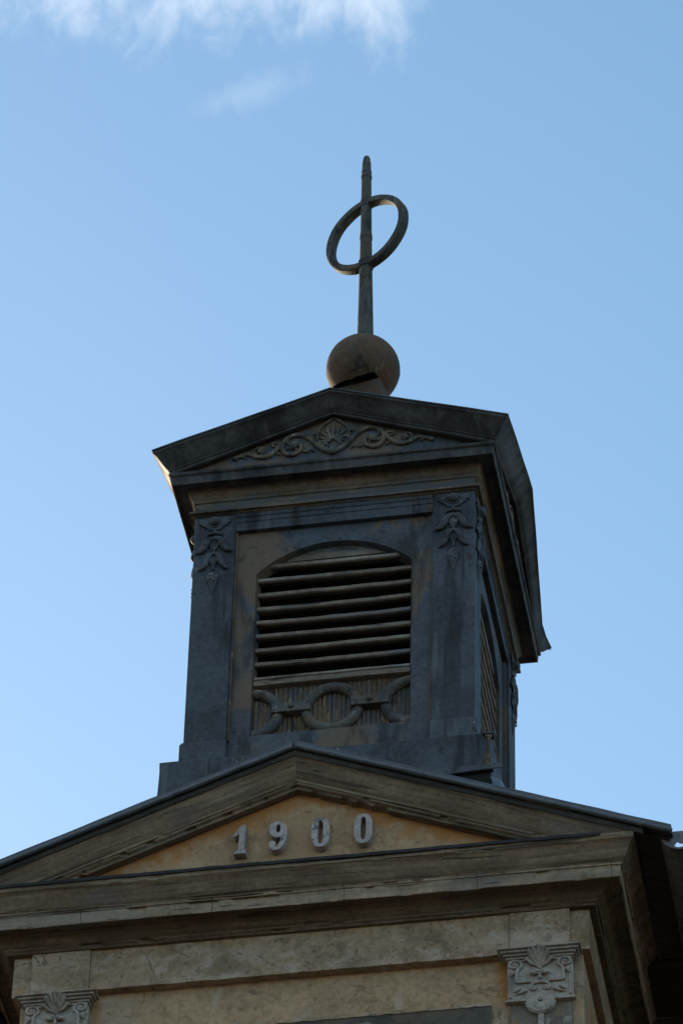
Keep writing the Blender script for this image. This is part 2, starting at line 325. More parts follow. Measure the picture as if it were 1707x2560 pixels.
class MB:
    def __init__(s): s.v, s.f = [], []

    def add(s, vs, fs):
        k = len(s.v); s.v += [tuple(p) for p in vs]; s.f += [tuple(i+k for i in f) for f in fs]; return k

    def box(s, x0, x1, y0, y1, z0, z1):
        vs = [(x, y, z) for z in (z0, z1) for y in (y0, y1) for x in (x0, x1)]
        s.add(vs, [(0, 2, 3, 1), (4, 5, 7, 6), (0, 1, 5, 4), (2, 6, 7, 3), (0, 4, 6, 2), (1, 3, 7, 5)])

    def prism(s, poly, y0, y1):
        """polygon in (x,z), extruded from front y0 to back y1"""
        n = len(poly)
        s.add([(x, y0, z) for x, z in poly]+[(x, y1, z) for x, z in poly],
              [tuple(range(n)), tuple(range(2*n-1, n-1, -1))]+[(i, i+n, (i+1) % n+n, (i+1) % n) for i in range(n)])

    def prism_holes(s, outer, holes, y0, y1):
        bm = bmesh.new(); loops = []
        for lp in [outer]+holes:
            vv = [bm.verts.new((x, y0, z)) for x, z in lp]; loops.append(vv)
            for i in range(len(vv)): bm.edges.new((vv[i], vv[(i+1) % len(vv)]))
        bmesh.ops.triangle_fill(bm, use_beauty=True, use_dissolve=False, edges=bm.edges[:])
        bm.verts.index_update()
        vs = [v.co[:] for v in bm.verts]; n = len(vs)
        fs = [tuple(v.index for v in f.verts) for f in bm.faces]
        lf = []
        k = 0
        for lp in loops:
            q = len(lp)
            for i in range(q):
                a, b = k+i, k+(i+1) % q
                lf.append((a, b, b+n, a+n))
            k += q
        s.add(vs+[(x, y1, z) for x, y, z in vs], fs+[tuple(i+n for i in f[::-1]) for f in fs]+lf)
        bm.free()

    def loops(s, rows, closed=True, cap=False):
        """rows: list of equal-length point rows, skinned one to the next"""
        n = len(rows[0]); vs = [p for r in rows for p in r]; fs = []
        for i in range(len(rows)-1):
            for j in range(n if closed else n-1):
                a, b = i*n+j, i*n+(j+1) % n
                fs.append((a, b, b+n, a+n))
        if cap:
            fs.append(tuple(range(n-1, -1, -1))); fs.append(tuple((len(rows)-1)*n+i for i in range(n)))
        s.add(vs, fs)

    def tube(s, pts, rad, n=8, squash=1.0, cap=True):
        """round tube through points; squash flattens it in y"""
        P = [Vector(p) for p in pts]; rows = []
        if isinstance(rad, (int, float)): rad = [rad]*len(P)
        ref = Vector((0, 1, 0))
        for i, p in enumerate(P):
            t = (P[min(i+1, len(P)-1)]-P[max(i-1, 0)]).normalized()
            a = t.cross(ref)
            if a.length < 1e-4: a = t.cross(Vector((1, 0, 0)))
            a.normalize(); b = a.cross(t).normalized()
            rows.append([tuple(p+a*cos(2*pi*k/n)*rad[i]+b*sin(2*pi*k/n)*rad[i]*squash) for k in range(n)])
        s.loops(rows, True, cap)

    def ball(s, c, r, nu=14, nv=9):
        rx, ry, rz = r if isinstance(r, tuple) else (r, r, r)
        rows = []
        for j in range(nv+1):
            a = -pi/2+pi*j/nv; q = max(cos(a), 0.02)
            rows.append([(c[0]+rx*q*cos(2*pi*k/nu), c[1]+ry*q*sin(2*pi*k/nu), c[2]+rz*sin(a)) for k in range(nu)])
        s.loops(rows, True, True)

    def lathe(s, prof, c=(0, 0), n=24, lean=None):
        rows = []
        for r, z in prof:
            dx = lean(z) if lean else 0
            rows.append([(c[0]+dx+r*cos(2*pi*k/n), c[1]+r*sin(2*pi*k/n), z) for k in range(n)])
        s.loops(rows, True, True)

    def mirror(s, cx=0.0):
        k = len(s.v); s.v += [(2*cx-x, y, z) for x, y, z in s.v]
        s.f += [tuple(i+k for i in f[::-1]) for f in s.f]

    def shift(s, dx=0, dy=0, dz=0, sx=1, i0=0):
        s.v = s.v[:i0]+[(x*sx+dx, y+dy, z+dz) for x, y, z in s.v[i0:]]

    def jitter(s, amp, fr):
        s.v = [tuple(Vector(p)+wob(p, amp, fr)) for p in s.v]

    def build(s, name, mat, parent=None, angle=38, bevel=0.0, kind=None, label=None):
        org = ORG[parent] if parent else Vector((0, 0, 0))
        me = bpy.data.meshes.new(name)
        me.from_pydata([tuple((Vector(p)-org)*S) for p in s.v], [], s.f)
        me.materials.append(mat)
        bm = bmesh.new(); bm.from_mesh(me)
        bmesh.ops.remove_doubles(bm, verts=bm.verts[:], dist=1e-5)
        bmesh.ops.delete(bm, geom=[v for v in bm.verts if not v.link_faces], context='VERTS')
        bmesh.ops.recalc_face_normals(bm, faces=bm.faces[:])
        ca_ = radians(angle)
        for f in bm.faces: f.smooth = True
        for e in bm.edges:
            if len(e.link_faces) != 2 or e.calc_face_angle(0) > ca_: e.smooth = False
        bm.to_mesh(me); bm.free()
        o = bpy.data.objects.new(name, me); COL.objects.link(o)
        if parent: o.parent = parent
        ORG[o] = org
        if bevel:
            b = o.modifiers.new('bevel', 'BEVEL'); b.width = bevel*S; b.segments = 2
            b.limit_method = 'ANGLE'; b.angle_limit = radians(40)
        tag(o, label=label, kind=kind)
        return o


def dup(o, parent, rot=0.0):
    c = o.copy(); COL.objects.link(c); c.parent = parent; ORG[c] = ORG[o]
    c.rotation_euler.z += rot
    for ch in list(o.children):
        d = ch.copy(); COL.objects.link(d); d.parent = c; ORG[d] = ORG[ch]
    return c


def sstep(t): return t*t*(3-2*t)


def cyma(o0, z0, o1, z1, n=7):
    return [(o0+(o1-o0)*i/n, z0+(z1-z0)*(0.25*i/n+0.75*sstep(i/n))) for i in range(n+1)]


def chaikin(pts, k=2):
    for _ in range(k):
        q = []
        for i in range(len(pts)):
            a, b = pts[i], pts[(i+1) % len(pts)]
            q += [(a[0]*.75+b[0]*.25, a[1]*.75+b[1]*.25), (a[0]*.25+b[0]*.75, a[1]*.25+b[1]*.75)]
        pts = q
    return pts


def smooth_path(pts, k=3):
    """open-curve Chaikin with ends kept"""
    for _ in range(k):
        q = [pts[0]]
        for a, b in zip(pts[:-1], pts[1:]):
            q += [tuple(x*.75+y*.25 for x, y in zip(a, b)), tuple(x*.25+y*.75 for x, y in zip(a, b))]
        q.append(pts[-1]); pts = q
    return pts


def spiral(cx, cz, r0, r1, a0, a1, y, n=26):
    return [(cx+(r0+(r1-r0)*i/n)*cos(radians(a0+(a1-a0)*i/n)), y, cz+(r0+(r1-r0)*i/n)*sin(radians(a0+(a1-a0)*i/n))) for i in range(n+1)]


# ------------------------------------------------------------------ ground
g = MB(); g.box(-700, 700, -700, 700, GZ-1, GZ)
tag(g.build('ground', M['ground']), 'unseen ground far below the gable, colour set for bounce light', kind='structure')

# ================================================================== PAVILION (gabled front with 1900)
YW, W = -2.123, 2.207
pav = thing('gabled_building', (0, YW, GZ), 'weathered cream building front with pediment dated 1900, below the slate turret', 'building')
YB = -0.36                       # where the wing behind begins
LIPZ = 21.452

wl = MB(); wl.box(-(W-.06), W-.06, YW+.06, YB+.2, GZ, 20.70)
wl.build('wall', M['wall_plaster'], pav, bevel=.006)

fr = MB()


def upath(o, z, n=40, ns=14, yb=YB):
    x, y = W+o, YW-o
    return ([(x, yb+(y-yb)*i/ns, z) for i in range(ns)]+[(x-2*x*i/n, y, z) for i in range(n)]
            + [(-x, y+(yb-y)*i/ns, z) for i in range(ns+1)])


fr.loops([upath(-.30, 20.685), upath(0, 20.685), upath(0, 21.06)], False)
fr.build('frieze', M['frieze_plaster'], pav, bevel=0)
# frieze band between the corner blocks
fb = MB(); rows = []
for (o, z) in [(-.02, 20.681), (.021, 20.681), (.021, 21.058), (-.02, 21.058)]:
    rows.append([(-1.602+3.204*i/60, YW-o, z+(mnoise.noise(Vector((i*.45, z*5, 1)))*.006 if z < 20.9 else 0)) for i in range(61)])
fb.loops(rows, False); fb.build('frieze_band', M['frieze_plaster'], pav)
for sx in (-1, 1):
    b = MB(); b.box(min(sx*1.605, sx*2.062), max(sx*1.605, sx*2.062), YW-.036, YW+.02, 20.678, 21.056)
    b.build('frieze_block', M['frieze_plaster'], pav, bevel=.008)

# ---- horizontal cornice
bedp = [(-.02, 21.05), (.052, 21.05), (.056, 21.062), (.074, 21.072)] + cyma(.078, 21.085, .165, 21.148, 6)[0:] + \
       [(.168, 21.158), (.252, 21.162), (.254, 21.136), (.267, 21.134), (.276, 21.232)]
corp = bedp + [(.285, 21.234), (.287, 21.246), (.293, 21.252)] + cyma(.296, 21.262, .378, 21.395, 9) + \
       [(.384, 21.398), (.390, 21.402), (.392, LIPZ), (.34, LIPZ+.012), (-.05, LIPZ+.06)]
chipset = {len(bedp)-1: .020, len(bedp)-2: .012, len(bedp)+1: .016, 3: .022, 2: .016, len(corp)-3: .014, len(corp)-4: .010, len(corp)-5: .008}
rows = []
for i, (o, z) in enumerate(corp):
    row = []
    for p in upath(o, z, 150, 30):
        q = Vector(p)
        a = .0035
        q += wob((q.x, q.y*2+i*.3, q.z), a, 4.0)
        if i in chipset:                                     # splintered edges
            t = mnoise.noise(Vector((q.x*6.5, q.y*6.5, i*3.3)))
            t2 = mnoise.noise(Vector((q.x*1.3+9, q.y*1.3, i*1.7)))
            if t+t2*.8 > .34:
                q.z += chipset[i]*min(1, (t+t2*.8-.34)*7)*.8
                if abs(q.x) < W: q.y += chipset[i]*.8
        row.append(tuple(q))
    rows.append(row)
nb = len(bedp)
for part, a_, b_, mt in (('bed_moulding', 0, nb-2, 'shaded_wood'), ('corona', nb-3, nb+3, 'pale_lit_wood'), ('cornice', nb+2, len(rows), 'wood')):
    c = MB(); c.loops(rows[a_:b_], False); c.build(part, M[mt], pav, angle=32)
# thin dark drip flashing along the lip of the cornice
fl = MB(); rows = []
for o, z in [(.36, LIPZ+.018), (.401, LIPZ+.012), (.404, LIPZ-.018), (.397, LIPZ-.019)]:
    rows.append([tuple(Vector((-2.55+4.90*i/90, YW-o, z))+wob((i*.5, o, z), .0045, 1.0)) for i in range(91)])
fl.loops(rows, False); fl.build('lip_flashing', M['lip_metal'], pav)

# ---- tympanum and raking mouldings
SL = .4007; ZA = 22.612; XA = .012


def rk(x, z): return z-SL*abs(x)


TY = YW-.19
ty = MB(); n = 40
ty.loops([[(-2.2+4.4*i/n, TY, LIPZ-.05) for i in range(n+1)], [(-2.2+4.4*i/n, TY, max(LIPZ-.04, rk(-2.2+4.4*i/n, 22.30))) for i in range(n+1)]], False)
ty.build('tympanum', M['ochre_plaster'], pav)


def rake_rows(prof, zend, xend=None, n=46, jit=.003, chips={}, seed=0):
    """mirror-symmetric raking sweep; each profile line stops at height zend (or at xend)"""
    rows = []
    for i, (o, za) in enumerate(prof):
        xe = xend if xend else max(.2, (za-zend)/SL)
        row = []
        for k in range(-n, n+1):
            x = xe*k/n
            q = Vector((x, YW-o, rk(x, za)))
            q += wob((q.x+seed, q.y*2+i*.4, q.z), jit, 4.0)
            if i in chips:
                t = mnoise.noise(Vector((x*10+seed, i*.9, 2)))+.8*mnoise.noise(Vector((x*1.2+4+seed, i, 5)))
                if t > .36: q.z += chips[i]*min(1, (t-.36)*7); q.y += chips[i]*.7*min(1, (t-.36)*7)
            row.append(tuple(q))
        rows.append(row)
    return rows


rp = cyma(.388, 22.482, .304, 22.325, 9) + [(.302, 22.303), (.292, 22.300), (.288, 22.284), (.266, 22.272), (.262, 22.252), (.14, 22.256)]
rr_all = rake_rows(rp, LIPZ-.012, n=150, chips={10: .012, 11: .018, 12: .022, 13: .022, 14: .020})
for mt, sl_ in (('rake_wood_rising', slice(0, 151)), ('rake_wood_falling', slice(150, 301))):
    rm_ = MB(); rm_.loops([r_[sl_] for r_ in rr_all], False)
    rm_.build('raking_cornice', M[mt], pav, angle=32)
fp = [(.33, 22.53), (.398, 22.535), (.402, 22.500), (.396, 22.484), (.34, 22.483)]
fb = MB(); fb.loops(rake_rows(fp, 0, 2.67, n=50), False)
for sx in (-1, 1):
    fb.add([(sx*2.67, YW-o, rk(2.67, z)) for o, z in fp], [(0, 1, 2, 3, 4)])
fb.build('bargeboard', M['dark_wood'], pav, angle=30)
# zinc verge: upright strip with a rolled bead below, one length each side of the ridge
for sx in (-1, 1):
    v = MB(); xs = [.016+(2.885-.016)*i/36 for i in range(37)]
    prof = [(.30, ZA-.012), (.425, ZA-.004), (.427, ZA-.036)]
    v.loops([[tuple(Vector((sx*x, YW-o, rk(x, z)))+wob((sx*x*2, o, 3), .003, 2)) for x in xs] for o, z in prof], False)
    v.tube([tuple(Vector((sx*x, YW-.418, rk(x, ZA-.0565)))+wob((sx*x*2, 1, 3), .003, 2)) for x in xs], .0215, 12)
    # overlap joints of the sheets
    for xj in ((.9, 1.42, 2.3) if sx > 0 else (1.28, 2.2)):
        v.tube([(sx*x, YW-.4185, rk(x, ZA-.0565)) for x in (xj, xj+.10)], .0245, 12)
    v.build('verge_flashing', M['zinc'], pav, angle=50)
rf = MB()
for sx in (-1, 1):
    pts = [(0, ZA-.014), (sx*2.885, rk(2.885, ZA-.014)), (sx*2.885, rk(2.885, ZA-.05)), (0, ZA-.05)]
    rf.prism(pts, YW-.385, 4.0)
rf.build('roof', M['zinc'], pav)
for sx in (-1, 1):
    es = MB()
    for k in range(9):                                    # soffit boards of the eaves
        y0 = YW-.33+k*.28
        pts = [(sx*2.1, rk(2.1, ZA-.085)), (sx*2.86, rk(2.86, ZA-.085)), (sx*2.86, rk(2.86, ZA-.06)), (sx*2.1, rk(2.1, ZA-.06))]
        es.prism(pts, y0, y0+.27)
    es.build('eave_soffit', M['shaded_soffit_wood'], pav)

# ---- gutters under both eaves
for sx in (-1, 1):
    gt = MB(); gx, gz, R = 2.952, 21.468, .170
    y0, y1 = YW-.31, YB-.4
    ang = [pi+pi*i/18 for i in range(19)]
    rows = []
    for y, rr_ in ((y0, R), (y0+.5, R), (y0+.5, R-.008), (y1, R-.008)):
        rows.append([(sx*(gx+rr_*cos(a)), y, gz+rr_*sin(a)) for a in ang])
    gt.loops(rows, False)
    gt.loops([[(sx*(gx+(R-.004)*cos(a)), y, gz+(R-.004)*sin(a)) for a in ang] for y in (y0, y1)], False)
    hole = [(.004*k[0], .004*k[1]) for k in [(-16, -34), (-9, -25), (-4, -29), (2, -30), (2, -37), (-8, -38)]]
    arc = [(R*cos(a), R*sin(a)) for a in ang]
    gt.prism_holes([(sx*(gx+x), gz+z) for x, z in arc], [[(sx*(gx+x), gz+z) for x, z in hole]], y0-.006, y0-.001)
    gt.build('gutter', M['gutter_zinc'], pav, angle=40)

# ---- numerals 1900
DY0, DY1, DZ = YW-.262, TY+.005, 21.672
one = [(-.052, 0), (.046, 0), (.046, .022), (.026, .040), (.028, .280), (-.008, .280), (-.066, .182), (-.056, .164), (-.020, .196), (-.020, .040), (-.052, .022)]
b = MB(); b.prism([(-.432+x+z*.04, DZ+z) for x, z in one], DY0, DY1)
b.build('numeral', M['numeral_metal'], pav, bevel=.006, label='raised numeral one with slab foot')
ninep = [(497, 420), (498, 398), (515, 384), (538, 382), (556, 392), (560, 412), (548, 432), (560, 440), (582, 426), (598, 385), (603, 336), (585, 347), (558, 351), (525, 340), (502, 312), (495, 265), (506, 225), (540, 205), (590, 200), (635, 215), (660, 255), (665, 310), (655, 370), (630, 430), (592, 463), (545, 472), (512, 456)]
nineh = [(560, 250), (566, 232), (580, 225), (596, 233), (602, 262), (598, 293), (581, 309), (566, 300), (559, 275)]
cv = lambda p: (-.140+(p[0]-580)*.00083, DZ+(472-p[1]-.09*(p[0]-580))*.00103)
b = MB(); b.prism_holes(chaikin([cv(p) for p in ninep]), [chaikin([cv(p) for p in nineh])], DY0, DY1)
b.build('numeral', M['numeral_metal'], pav, label='raised numeral nine with ball tail')


def sup(cx, cz, rx, rz, p, n=44):
    q = []
    for i in range(n):
        a = 2*pi*i/n; c_, s_ = cos(a), sin(a)
        q.append((cx+rx*math.copysign(abs(c_)**(2/p), c_), cz+rz*math.copysign(abs(s_)**(2/p), s_)))
    return q


for cx, tx in ((.189, 'third'), (.520, 'last')):
    b = MB(); b.prism_holes(sup(cx, DZ+.140, .071, .141, 2.7), [sup(cx, DZ+.141, .0205, .111, 3.4, 32)], DY0, DY1)
    b.build('numeral', M['numeral_metal'], pav, label='raised numeral nought, %s of the date' % tx)

# ---- pilasters with ornate capitals
for sx in (-1, 1):
    X0 = sx*1.837
    sh = MB(); sh.box(X0-.228, X0+.228, YW-.012, YW+.08, GZ, 20.60)
    pil = sh.build('pilaster', M['shaft_plaster'], pav, bevel=.01)
    bd = MB()
    bd.box(X0-.022, X0+.022, YW-.034, YW-.005, GZ, 20.12)
    bd.build('centre_bead', M['capital_stone'], pil, bevel=.008)
    dzc = -.045 if sx < 0 else 0            # the left capital sits a little lower
    cz_ = lambda z: 20.222+dzc+(z-20.196)*.825
    k = MB()
    for j, (hx, oo) in enumerate([(.240, .060), (.254, .070), (.272, .088), (.294, .108), (.314, .128)]):
        z = 20.622+j*.0235
        k.box(X0-hx, X0+hx, YW-oo, YW+.02, z, z+(.0215 if j < 4 else .016))
    k.box(X0-.225, X0+.225, YW-.03, YW+.02, 20.61, 20.735)
    k.box(X0-.245, X0+.245, YW-.046, YW-.002, 20.196, 20.625)
    k.box(X0-.262, X0-.108, YW-.058, YW-.004, 20.186, 20.206)
    k.box(X0+.108, X0+.262, YW-.058, YW-.004, 20.186, 20.206)
    k.v = [(x, y, cz_(z)) for x, y, z in k.v]
    k.build('capital', M['capital_stone'], pil, bevel=.005)
    q = MB()
    # disc tongue with dimple
    circ = lambda r, n=36: [(X0+r*cos(2*pi*i/n), 20.222+dzc+r*sin(2*pi*i/n)) for i in range(n)]
    q.prism_holes(circ(.106), [circ(.020, 14)], YW-.0485, YW-.010)
    q.prism_holes(circ(.117), [circ(.098)], YW-.040, YW-.008)
    half = MB(); yf = YW-.056
    # volute growing out of the side strap (right half, mirrored)
    half.tube(smooth_path([(.176, yf, 20.392), (.176, yf, 20.46), (.172, yf, 20.53), (.142, yf, 20.562)], 2) + spiral(.190, 20.588, .056, .014, 205, 205-480, yf), .0135, 8, .9)
    half.ball((.190, yf, 20.588), (.02, .02, .02), 10, 7)
    half.tube([(.176, yf, 20.392), (.070, yf, 20.392)], .0115, 8)
    half.tube(smooth_path([(.0, yf, 20.383), (.03, yf, 20.380), (.062, yf, 20.36), (.076, yf, 20.33)], 2)+spiral(.047, 20.322, .028, .010, 20, -250, yf, 16), .0115, 8)
    half.ball((.048, yf-.004, 20.322), (.02, .016, .02), 10, 7)
    half.tube([(.215, yf, 20.53), (.206, yf-.006, 20.49), (.22, yf, 20.46)], [.012, .019, .006], 8)
    half.tube([(.224, yf+.006, 20.45), (.224, yf+.006, 20.23)], .010, 6)
    half.tube([(.10, yf, 20.30), (.14, yf-.004, 20.275), (.19, yf, 20.262)], [.014, .012, .004], 7)
    half.tube([(.15, yf, 20.335), (.17, yf-.004, 20.30), (.20, yf, 20.29)], [.010, .012, .004], 7)
    # shell lobes over the abacus, small curled leaves at its foot
    lobes = [.05, .3, .55, .8, .95]
    for a in (13, 27):
        L_ = .215-.0012*a
        half.tube([(L_*t*sin(radians(a)), YW-.048-.10*t*t, 20.53+L_*t*cos(radians(a))) for t in lobes], [.007, .012, .017, .021, .013], 8)
    half.tube([(.02, yf, 20.56), (.06, yf-.010, 20.585), (.092, yf-.026, 20.625), (.112, yf-.022, 20.612)], [.007, .015, .019, .008], 8)
    # flower petals
    for a, l_ in ((8, .078), (52, .05)):
        half.tube([(l_*t*cos(radians(a)), yf-.014, 20.468+l_*t*sin(radians(a))) for t in (.25, .6, .9, 1.0)], [.008, .019, .015, .003], 7, 1.0)
    half.tube([(0, yf-.010, 20.468+.055*t) for t in (-.25, -.6, -.9, -1.0)], [.008, .015, .012, .003], 7, .8)
    half.mirror(0)
    half.tube([(0, YW-.048-.10*t*t, 20.53+.215*t) for t in lobes], [.007, .012, .017, .021, .013], 8)
    half.ball((0, yf-.006, 20.470), (.018, .014, .022), 8, 6)
    half.v = [(x, y, cz_(z)) for x, y, z in half.v]
    half.shift(dx=X0)
    q.add(half.v, half.f)
    q.build('capital_ornament', M['capital_stone'], pil, angle=60)

# ---- dark tablet on the wall below, its top edge flaking
tb = MB(); rows = []
for o, zt in ((-.062, 0), (-.034, 0)):
    rows.append([(-1.46+2.92*i/70, YW-o, 20.262+mnoise.noise(Vector((i*.5, 0, 3)))*.010) for i in range(71)])
low = [(-1.46+2.92*i/70, YW+.034, 19.2) for i in range(71)]
tb.loops([rows[0], rows[1], low], False); tb.build('wall_tablet', M['slate_panel'], pav)
te = MB(); rows = []
for yy in (YW+.064, YW+.026):
    lo_ = [(-1.46+2.92*i/120, yy, 20.258+mnoise.noise(Vector((i*.3, 0, 3)))*.008) for i in range(121)]
    hi_ = []
    for i in range(121):
        q = .034*max(.1, min(1, .75+2.4*mnoise.noise(Vector((i*.21, 5, 3)))))
        hi_.append((lo_[i][0], yy, lo_[i][2]+.002+q+.004*mnoise.noise(Vector((i*.9, 8, 3)))))
    rows += [lo_, hi_] if yy > YW+.04 else [hi_, lo_]
rows.append(rows[0]); te.loops(rows, False)
te.build('tablet_edge', M['frieze_plaster'], pav)

# ================================================================== WING behind (eaves left and right, shade put into their colour)
wing = thing('wing_building', (0, 1.5, GZ), 'shade-darkened wing set back behind the dated front, at the lower right', 'building')
ww = MB(); ww.box(-9, 9, YB, 7.0, GZ, 21.27); ww.build('wall', M['wing_shade_wall'], wing)
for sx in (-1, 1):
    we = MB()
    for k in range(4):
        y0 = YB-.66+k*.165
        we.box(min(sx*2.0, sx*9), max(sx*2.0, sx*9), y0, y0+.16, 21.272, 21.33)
    we.build('eave_soffit', M['shaded_soffit_wood'], wing, bevel=.004)
for sx in (-1, 1):
    wr = MB()
    wr.loops([[(sx*2.62, YB-.68, 21.335), (sx*9, YB-.68, 21.335)], [(sx*2.62, YB-.68, 21.40), (sx*9, YB-.68, 21.40)], [(sx*2.62, 7, 21.9), (sx*9, 7, 21.9)]], False)
    wr.build('roof', M['dark_wood'], wing)

# ================================================================== TURRET
H = 1.2
tur = thing('turret', (0, 0, 22.0), 'square slate-coloured louvred turret with four small gables, standing on the building dated 1900', 'turret')

pl = MB()
rows = []
for q_, z in [(1.36, 21.9), (1.36, 23.06), (1.352, 23.2), (1.347, 23.40), (1.350, 23.497), (1.343, 23.505), (1.10, 23.507)]:
    row = []
    for kx, ky in ((-1, -1), (1, -1), (1, 1), (-1, 1)):
        nx, ny = {(-1, -1): (1, -1), (1, -1): (1, 1), (1, 1): (-1, 1), (-1, 1): (-1, -1)}[(kx, ky)]
        for t in range(12):
            p = Vector((q_*(kx+(nx-kx)*t/12), q_*(ky+(ny-ky)*t/12), z))
            row.append(tuple(p+wob((p.x*1.5, p.y*1.5, p.z), .006, 1.6)))
    rows.append(row)
pl.loops(rows, True); pl.build('plinth', M['slate_metal'], tur, angle=30)
# torn seam at the corner of the plinth cladding, loose apron below it
sm = MB()
sp = [(1.300, 23.475), (1.375, 23.475), (1.372, 23.455), (1.356, 23.430), (1.352, 23.30), (1.366, 23.24), (1.360, 23.16), (1.385, 23.085), (1.300, 23.075), (1.318, 23.15), (1.312, 23.24), (1.334, 23.32), (1.336, 23.43), (1.318, 23.452)]
sm.prism([(x-.006, z) for x, z in sp], -1.374, -1.352)
sm.build('seam_strip', M['rust'], tur)
cpb = MB(); cpb.prism([(1.285, 23.488), (1.385, 23.484), (1.382, 23.462), (1.29, 23.466)], -1.385, -1.30)
cpb.build('seam_cap', M['slate_metal'], tur, bevel=.004)
ap = MB()
xs = [-1.1+2.55*i/30 for i in range(31)]
ap.loops([[(x, -1.37-o-.012*max(0, (x-.9))*sc_, z+(.018*sin((x-.95)*4) if x > .95 and o > .02 else 0)) for x in xs] for o, z, sc_ in ((0, 23.16, 0), (.012, 23.09, 1), (.05, 23.052, 2), (.046, 23.044, 2))], False)
ap.build('apron_flashing', M['slate_metal'], tur)
vd = MB(); vd.prism([(1.10, 22.40), (1.352, 22.40), (1.352, 23.045), (1.10, 23.04)], -1.392, -1.362); vd.build('apron_shade_slab', M['shade_black'], tur)  # dark slab added to paint the shade beneath the torn apron
a2 = MB(); a2.add([(1.330, -1.372, 23.045), (1.425, -1.30, 23.055), (1.66, -.95, 22.62), (1.62, -1.37, 22.74), (1.43, -1.43, 22.86)], [(0, 1, 2, 3, 4)])
a2.add([(1.425, -1.30, 23.055), (1.38, .9, 23.0), (1.7, .9, 22.5), (1.66, -.95, 22.62)], [(0, 1, 2, 3)])
a2.build('side_flashing', M['zinc'], tur)

# corner posts and their bases
bb = MB()
rows = []
for a, z in [((.838, 1.226), 23.49), ((.838, 1.226), 23.770), ((.842, 1.212), 23.800), ((.846, 1.201), 23.812)]:
    l, h_ = a; rows.append([(-h_, -h_, z), (-l, -h_, z), (-l, -l, z), (-h_, -l, z)])
bb.loops(rows, True, True)
base0 = bb.build('base_block', M['slate_metal'], tur, bevel=.005)
po = MB(); po.box(-H, -.845, -H, -.845, 23.808, 26.285)
post0 = po.build('pilaster', M['slate_metal'], tur, bevel=.008)
for xb in ((-.8448, -.828, -1.172, -1.10), (-1.172, -1.10, -.8448, -.828)):
    cb_ = MB(); cb_.box(*xb, 23.815, 26.098); cb_.build('corner_bead', M['bead_paint'], post0, bevel=.003)


def husk(cx, y, zc):
    """hanging husk ornament, built on a front face at y, boss centre at zc"""
    s = MB(); h2 = MB()
    top = [(-.135, .045), (.135, .045), (.135, -.005), (.112, -.012), (.108, -.032), (.085, -.036), (.070, -.052), (.045, -.078), (0, -.092), (-.045, -.078), (-.070, -.052), (-.085, -.036), (-.108, -.032), (-.112, -.012), (-.135, -.005)]
    s.prism([(cx+x, zc+z) for x, z in top], y-.020, y+.01)
    s.ball((cx, y-.030, zc+.002), (.045, .045, .042), 16, 10)
    tor = [(cx+.058*cos(a), y-.020, zc+.0+.056*sin(a)) for a in [2*pi*i/22 for i in range(23)]]
    s.tube(tor, .008, 6)
    yo = y-.004; i0 = len(s.v)
    for sg in (-1, 1):
        P = lambda *q: [(cx+sg*x, yo-d, zc+z) for x, d, z in q]
        s.tube(P((.0, 0, -.105), (.03, .01, -.115), (.062, .012, -.125), (.072, 0, -.15)), [.012, .020, .020, .006], 8)
        s.tube(smooth_path(P((.0, .014, -.178), (.040, .016, -.186), (.066, .02, -.225), (.080, .018, -.275), (.115, .022, -.318), (.165, .016, -.330)), 1),
               [.020, .022, .026, .030, .033, .034, .033, .031, .028, .022, .014, .006][:12], 9)
        s.tube(smooth_path(P((.0, .012, -.345), (.032, .014, -.355), (.050, .016, -.40), (.062, .016, -.455), (.090, .018, -.505), (.130, .012, -.525)), 1),
               [.016, .018, .021, .025, .027, .028, .027, .025, .022, .017, .011, .005], 9)
        s.tube(P((.022, .012, -.215), (.026, .018, -.26), (.018, .012, -.31)), [.008, .013, .006], 7)
        s.tube(P((.018, .012, -.385), (.022, .016, -.43), (.014, .010, -.48)), [.007, .011, .005], 7)
    s.ball((cx, yo-.012, zc-.108), (.026, .020, .022), 10, 7)
    s.tube([(cx, yo-.012, zc+z) for z in (-.20, -.24, -.30, -.34)], [.010, .016, .014, .010], 8)
    s.tube([(cx, yo-.010, zc+z) for z in (-.38, -.43, -.49, -.54)], [.008, .013, .012, .010], 8)
    s.tube([(cx, yo-.002, zc+z) for z in (-.545, -.565, -.60, -.64, -.69, -.74, -.775)], [.018, .042, .055, .052, .034, .016, .004], 12, .75)
    s.v = s.v[:i0]+[(X, y+(Y-y)*.78, Z) for X, Y, Z in s.v[i0:]]
    for k in range(5):
        s.ball((cx+(-1)**k*.018, yo-.030, zc-.585-.02*k), (.013, .006, .013), 8, 6)
    return s


hk = husk(-1.0225, -H, 26.195)
hk.build('husk_ornament', M['husk_metal'], post0, angle=60)
hk2 = MB(); t = husk(1.0225, -H, 26.195)       # the same ornament turned onto the left face of the post
hk2.add([(y, -x, z) for x, y, z in t.v], t.f)
hk2.build('husk_ornament', M['husk_metal'], post0, angle=60)
for k in (1, 2, 3):
    dup(base0, tur, k*pi/2); dup(post0, tur, k*pi/2)

